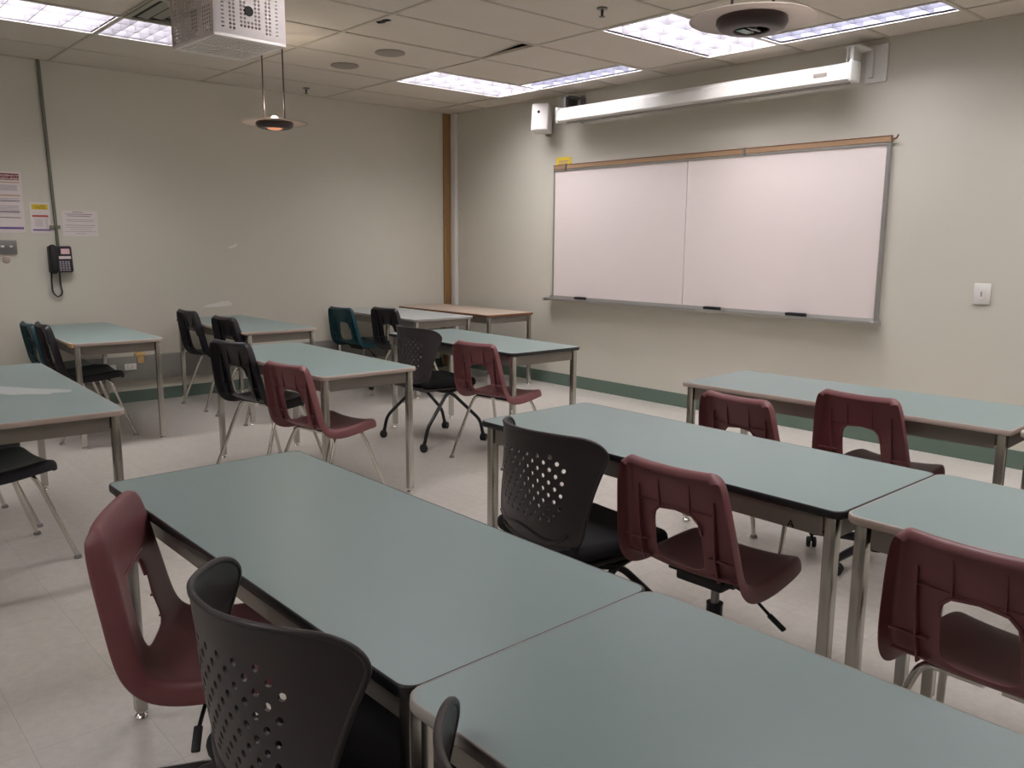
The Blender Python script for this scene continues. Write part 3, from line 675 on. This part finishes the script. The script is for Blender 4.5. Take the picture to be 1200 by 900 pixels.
# ================================================================== CHAIRS
def shell_bm():
    P = [(.178, .400, .160, 0), (.192, .422, .176, .3), (.184, .444, .188, .8), (.142, .450, .200, 1), (.06, .441, .209, 1), (-.03, .432, .213, 1), (-.105, .431, .213, 1),
         (-.158, .443, .213, 1), (-.190, .476, .212, 1), (-.206, .530, .208, 1), (-.218, .592, .201, 1), (-.231, .655, .193, 1), (-.243, .715, .185, 1),
         (-.254, .762, .178, .9), (-.262, .788, .170, .7), (-.272, .803, .152, 0), (-.290, .799, .148, 0), (-.297, .780, .146, 0)]
    US = [-1.0, -1.0, -.90, -.66, -.40, 0, .40, .66, .90, 1.0, 1.0]
    bm = BM(); G = []
    for i, (y, z, hw, fl) in enumerate(P):
        a = P[max(0, i-1)]; b = P[min(len(P)-1, i+1)]
        t = Vector((0, b[0]-a[0], b[1]-a[1])).normalized(); n = Vector((0, t.z, -t.y))   # n points down under the seat, back behind the backrest
        if n.z > 0 and i < 6: n = -n
        if i >= 6 and n.y > 0 and i < 14: n = -n
        if i < 6: nn = Vector((0, 0, -1))
        elif i >= 13: nn = Vector((0, -.97, -.24))
        else: nn = n
        row = []
        for k, u in enumerate(US):
            w = hw*u; bulge = .020*abs(u)**2.2
            off = -nn*bulge
            if i < 2: off = off*.4
            if i > 14: off = off*.8
            if k in (0, len(US)-1) and i > 14:
                off = Vector((0, (-.284, -.286, -.286)[i-15]-y, (.781, .778, .772)[i-15]-z)); w = (.168, .160, .146)[i-15]*(1 if u > 0 else -1)
            elif k in (0, len(US)-1):
                off = nn*(.034*fl+.002)-nn*.004; w = (hw+.008*fl)*(1 if u > 0 else -1)
            row.append(bm.verts.new(Vector((w, y, z))+off))
        G.append(row)
    for i in range(len(P)-1):
        for k in range(len(US)-1):
            if 8 <= i < 11 and k in (4, 5): continue
            bm.faces.new((G[i][k], G[i][k+1], G[i+1][k+1], G[i+1][k]))
    return bm
def seat_shell(mt, parent):
    o = link('seat_shell', shell_bm(), mt)
    s = o.modifiers.new('s', 'SOLIDIFY'); s.thickness = .006; s.offset = 0
    b = o.modifiers.new('b', 'SUBSURF'); b.levels = 2; b.render_levels = 2
    bake(o); o.parent = parent; return o
def ribs(mt, parent):
    bm = BM()
    def rib(x, pts, w=.0022):
        V = []
        for y, z, d in pts:
            V.append([bm.verts.new((x+s*w, y-dd, z)) for s in (-1, 1) for dd in (-.004, d)])
        for a, b in zip(V, V[1:]):
            for q in ((0, 1), (1, 3), (3, 2), (2, 0)): bm.faces.new((a[q[0]], a[q[1]], b[q[1]], b[q[0]]))
        bm.faces.new((V[0][0], V[0][1], V[0][3], V[0][2])); bm.faces.new((V[-1][0], V[-1][1], V[-1][3], V[-1][2]))
    for x in (-.135, .135): rib(x, [(-.186, .462, .013), (-.206, .530, .015), (-.218, .592, .013), (-.231, .655, .008), (-.243, .715, .001)])
    for x in (-.055, .055): rib(x, [(-.233, .665, .011), (-.242, .705, .007), (-.252, .752, .001)])
    for sg in (-1, 1):
        for z, y in ((.478, -.191), (.535, -.208)):
            x0, x1 = (.108, .198); a, b = sorted((sg*x0, sg*x1)); box(bm, a, b, y-.011, y+.004, z-.002, z+.002)
        a, b = sorted((sg*.053, sg*.137)); box(bm, a, b, -.238, -.226, .668, .671)
    box(bm, -.056, .056, -.238, -.226, .668, .671)
    return link('back_ribs', bm, mt, parent)
def hole_rim(mt, parent):
    """thick moulded rim round the hand hole"""
    bm = BM(); pts = []
    prof = [(-.199, .505), (-.210, .55), (-.219, .60), (-.229, .643)]
    def yz(z):
        for (y0, z0), (y1, z1) in zip(prof, prof[1:]):
            if z <= z1: f = (z-z0)/(z1-z0); return y0+(y1-y0)*f
        return prof[-1][0]
    ol = [(-.088, .60), (-.083, .634), (-.060, .656), (0, .663), (.060, .656), (.083, .634), (.088, .60)]
    tube(bm, [(x, yz(z)-.003, z) for x, z in ol], .005, 8)
    return link('hole_rim', bm, mt, parent, 60)
def chrome_legs(t):
    for sx in (-1, 1):
        for sy, y0, y1, y2 in ((-1, -.085, -.115, -.245), (1, .085, .115, .225)):
            bm = BM(); p = fillet([(sx*.02, y0, .413), (sx*.165, y0, .413), (sx*.186, y1, .345), (sx*.232, y2, .012)], .05, 6)
            tube(bm, p, .0105, 10); lg = link('leg', bm, M['chrome'], t, 60)
            bm = BM(); lathe(bm, [(0, 0), (.017, 0), (.018, .006), (.012, .018), (.0, .02)], 14, (sx*.233, y2*1.005, 0)); link('foot_glide', bm, M['steel'], lg, 50)
    bm = BM()
    for sy in (-.085, .085): box(bm, -.14, .14, sy-.018, sy+.018, .421, .428)
    box(bm, -.13, -.11, -.09, .09, .418, .423); box(bm, .11, .13, -.09, .09, .418, .423)
    link('seat_bracket', bm, M['blackm'], t)
def caster(bm, x, y, ang=0, r=.025):
    mt = Matrix.Translation((x, y, r)) @ Matrix.Rotation(ang, 4, 'Z') @ Matrix.Rotation(R(90), 4, 'Y')
    for s in (-1, 1):
        m2 = mt @ Matrix.Translation((0, 0, s*.013))
        lathe(bm, [(0, -.009), (r*.8, -.009), (r, -.006), (r, .006), (r*.8, .009), (0, .009)], 18, mtx=m2)
def swivel_base(t, h=.418, rot=0):
    bm = BM(); box(bm, -.085, .085, -.10, .10, h-.035, h+.004, .008); box(bm, -.12, .12, -.09, -.06, h-.012, h+.006); box(bm, -.12, .12, .06, .09, h-.012, h+.006); link('tilt_mechanism', bm, M['blackm'], t, 40)
    bm = BM(); lathe(bm, [(0, .25), (.014, .25), (.014, h-.03), (0, h-.03)], 16); link('gas_piston', bm, M['steel'], t, 40)
    bm = BM(); lathe(bm, [(0, .05), (.03, .05), (.032, .09), (.027, .12), (.026, .295), (.0275, .30), (.0, .30)], 20); link('column', bm, M['blackm'], t, 40)
    for k in range(5):
        a = rot+R(72*k); bm = BM()
        tube(bm, [(math.cos(a)*q, math.sin(a)*q, z) for q, z in ((.015, .095), (.10, .094), (.20, .086), (.28, .076), (.30, .070))], [.024, .022, .019, .017, .014], 8); lg = link('base_arm', bm, M['blackm'], t, 40)
        bm = BM(); caster(bm, math.cos(a)*.29, math.sin(a)*.29, a+.4); tube(bm, [(math.cos(a)*.29, math.sin(a)*.29, .03), (math.cos(a)*.29, math.sin(a)*.29, .075)], .008, 8); link('caster', bm, M['rubber'], lg, 40)
    bm = BM(); tube(bm, [(.06, -.03, h-.02), (.17, -.05, h-.035), (.235, -.06, h-.07)], .005, 8); lv = link('height_lever', bm, M['blackm'], t, 40)
    bm = BM(); box(bm, -.012, .05, -.010, .010, -.005, .005, .004, mtx=Matrix.Translation((.235, -.06, h-.07)) @ Matrix.Rotation(R(30), 4, 'Y')); link('lever_paddle', bm, M['rubber'], lv, 40)
def shell_chair(name, label, mt, loc, rz, group, swivel=False, brot=0):
    t = thing(name, label, 'chair', loc, rz, group); seat_shell(mt, t); ribs(mt, t); hole_rim(mt, t)
    (swivel_base(t, rot=brot) if swivel else chrome_legs(t)); return t
# perforated chair
def perf_back(parent):
    bm = BM(); HW = .252
    def S(u, v):
        zt = .845-.010*abs(u)**3; zb = .440+.025*abs(u)**2.5
        z = zb+(zt-zb)*v
        hw = HW*(.86+.14*min(1, v*1.2)**1.3)
        if v > .80: t = (v-.80)/.20; hw -= .075*(1-math.sqrt(max(0, 1-t*t)))
        if v < .14: t = (.14-v)/.14; hw -= .05*(1-math.sqrt(max(0, 1-t*t)))
        ue = abs(u)*hw/HW
        y = -.205-.055*v-.03*max(0, v-.8)+(.05+.135*v)*ue**2.3-.012*math.sin(v*math.pi)
        return Vector((u*hw, y, z))
    NC, NR = 17, 11; u0, v0, v1 = .70, .26, .84
    us = [-1, -.94, -.82]+[-u0+2*u0*i/NC for i in range(NC+1)]+[.82, .94, 1]
    vs = [0, .01, .03, .06, .10, .14, .19]+[v0+(v1-v0)*j/NR for j in range(NR+1)]+[.88, .92, .95, .97, .985, .995, 1]
    V = {}
    def vert(u, v):
        k = (round(u, 5), round(v, 5))
        if k not in V: V[k] = bm.verts.new(S(u, v))
        return V[k]
    for i in range(len(us)-1):
        for j in range(len(vs)-1):
            a, b, c, d = us[i], us[i+1], vs[j], vs[j+1]; ci, cj = i-3, j-7
            perf_ = 0 <= ci < NC and 0 <= cj < NR
            ua, ub = (a+b)/2, (c+d)/2
            full = [(a, c), (ua, c), (b, c), (b, ub), (b, d), (ua, d), (a, d), (a, ub)]
            if not perf_:
                # keep matching midpoints where a perforated cell is next door
                ring = [full[0]]
                def near(ii, jj): return 0 <= ii-3 < NC and 0 <= jj-7 < NR
                if near(i, j-1): ring.append(full[1])
                ring.append(full[2])
                if near(i+1, j): ring.append(full[3])
                ring.append(full[4])
                if near(i, j+1): ring.append(full[5])
                ring.append(full[6])
                if near(i-1, j): ring.append(full[7])
                bm.faces.new([vert(*q) for q in ring]); continue
            R8 = [vert(*q) for q in full]
            skip = (ci+cj) % 2 or (cj in (0, NR-1) and ci in (0, NC-1))
            if skip: bm.faces.new(R8); continue
            w, h = (b-a)*.30, (d-c)*.36; inn = []
            for q in range(8):
                an = R(-135+45*q); inn.append(bm.verts.new(S(ua+w*math.cos(an)*1.05, ub+h*math.sin(an)*1.05)))
            for q in range(8): bm.faces.new((R8[q], R8[(q+1) % 8], inn[(q+1) % 8], inn[q]))
    bmesh.ops.recalc_face_normals(bm, faces=bm.faces)
    o = link('backrest', bm, M['perf']); s = o.modifiers.new('s', 'SOLIDIFY'); s.thickness = .007; s.offset = 0
    bake(o); o.data.set_sharp_from_angle(angle=R(50)); o.parent = parent
    # rolled rim
    bm = BM(); vv = [.01+.78*k/16 for k in range(16)]+[.80+.20*math.sin(k/12*math.pi/2) for k in range(12)]
    path = [S(-1, v) for v in vv]+[S(-1+2*k/24, 1) for k in range(25)]+[S(1, v) for v in vv[::-1]]
    sm = []
    for k in range(len(path)):
        a = path[max(0, k-1):k+2]; sm.append(sum(a, Vector())/len(a))
    tube(bm, sm, .0065, 8); link('back_rim', bm, M['perf'], o, 60)
    bm = BM()
    pts = [S(-.97, .10), S(-.8, .075), S(-.5, .12), S(-.2, .16), S(.1, .13), S(.4, .08), S(.65, .10), S(.8, .16)]
    tube(bm, fillet([p+Vector((0, -.006, 0)) for p in pts], .05, 5), .006, 8)
    pts = [S(-.96, .02), S(-.6, .02), S(0, .015), S(.5, .02), S(.96, .03)]
    tube(bm, fillet([p+Vector((0, -.005, 0)) for p in pts], .05, 5), .008, 8)
    link('wave_ridge', bm, M['perf'], o, 60)
    return o
def perf_chair(label, loc, rz, group):
    t = thing('nesting_chair', label, 'chair', loc, rz, group); perf_back(t)
    # cushion
    bm = BM(); vs = box(bm, -.225, .225, -.20, .23, .415, .475, .028, 4)
    for v in bm.verts:
        if v.co.y > .15: v.co.z -= (v.co.y-.15)*.25
        v.co.z += .012*(abs(v.co.x)/.225)**2
    link('seat_cushion', bm, M['fabric'], t, 60)
    bm = BM(); box(bm, -.215, .215, -.22, .21, .398, .420, .012, 3)
    for s in (-1, 1): box(bm, s*.14, s*.165, -.195, -.13, .40, .50, .01, 2)
    link('seat_pan', bm, M['perf'], t, 60)
    for sx in (-1, 1):
        for sy in (-1, 1):
            bm = BM(); x0, x1 = sx*.20, sx*(.25 if sy > 0 else .275)
            p = fillet([(x0, -sy*.10, .405), (x0, sy*.02, .375), (x1, sy*.235, .16), (x1, sy*.26, .055)], .045, 6)
            tube(bm, p, .0125, 10); lg = link('leg', bm, M['blackm'], t, 60)
            bm = BM(); caster(bm, x1, sy*.268, .5*sy, .027); tube(bm, [(x1, sy*.26, .05), (x1, sy*.262, .068)], .012, 8); link('caster', bm, M['rubber'], lg, 50)
    bm = BM(); tube(bm, [(-.20, 0, .392), (.20, 0, .392)], .011, 8); tube(bm, [(-.20, -.09, .404), (-.20, .10, .404)], .010, 8); tube(bm, [(.20, -.09, .404), (.20, .10, .404)], .010, 8); link('cross_bar', bm, M['blackm'], t, 60)
    return t
GM, GB, GP, GT = 'maroon shell chairs', 'black shell chairs', 'black mesh-back chairs', 'teal shell chairs'
cl = shell_chair('shell_chair', 'maroon plastic chair with chrome legs at the front corner of the middle left table', M['maroon'], (3.70, -3.73, 0), R(9), GM)
def CL(x, y, r, label, mt='maroon', g=GM, sc=1): return dup(cl, (x, y, 0), R(r), label, g, {'maroon_plastic': mt} if mt != 'maroon' else None, sc)
sw = shell_chair('swivel_chair', 'maroon swivel chair turned sideways beside the nearest table, at the lower left', M['maroon'], (5.835, -5.19, 0), R(-30), GM, True, R(-95))
def SW(x, y, r, label, mt='maroon', g=GM, sc=1): return dup(sw, (x, y, 0), R(r), label, g, {'maroon_plastic': mt} if mt != 'maroon' else None, sc)
SW(6.306, -3.807, 1, 'maroon swivel chair with a height lever, right of the middle black mesh-back chair')
CL(7.161, -3.84, -1, 'large maroon plastic chair at the right border with chrome legs, seen from behind')
CL(5.815, -2.695, -5, 'maroon plastic chair at the left part of the table nearest the front wall')
SW(6.14, -2.29, -2, 'maroon plastic swivel chair at the right part of the table nearest the front wall', sc=1.01)
CL(3.60, -2.365, 7, 'maroon plastic chair right of the mesh-back chair, left of the whiteboard')
CL(2.88, -3.67, 11, 'black plastic chair left of the maroon chair at the middle left table', 'black', GB, 1.05)
CL(1.32, -3.03, 3, 'black plastic chair half hidden behind the black chair at the middle left table', 'black', GB, 1.05)
CL(.60, -3.045, 1, 'black plastic chair nearest the wall at the second table from the left', 'black', GB, 1.055)
SW(.56, -1.57, 6, 'dark teal plastic chair at the grey table left of the mesh-back chair', 'teal', GT)
CL(1.31, -1.53, 3, 'black plastic chair between the teal chair and the mesh-back chair', 'black', GB, 1.05)
CL(1.10, -4.26, -2, 'black plastic chair tucked under the table below the phone', 'black', GB, 1.05)
CL(.52, -4.25, 0, 'dark teal plastic chair behind the black chair below the phone', 'teal', GT)
CL(3.53, -5.30, 8, 'dark navy plastic chair at the left border, only seat and chrome legs seen', 'navy', 'navy shell chairs')
CL(2.95, -5.33, 8, 'dark plastic chair at the left border, only a seat corner seen', 'navy', 'navy shell chairs')
pf = perf_chair('black mesh-back chair in the left foreground next to the maroon swivel chair', (6.455, -5.235, 0), R(-1), GP)
dup(pf, (7.14, -5.205, 0), R(2), 'black mesh-back chair at the bottom edge with only the top corner of its back seen', GP)
dup(pf, (5.83, -3.95, 0), R(-6), 'black mesh-back chair in the middle row left of the maroon lever chair', GP)
dup(pf, (2.89, -2.41, 0), R(-3), 'black mesh-back chair with casters at the black-edged table left of the whiteboard', GP)
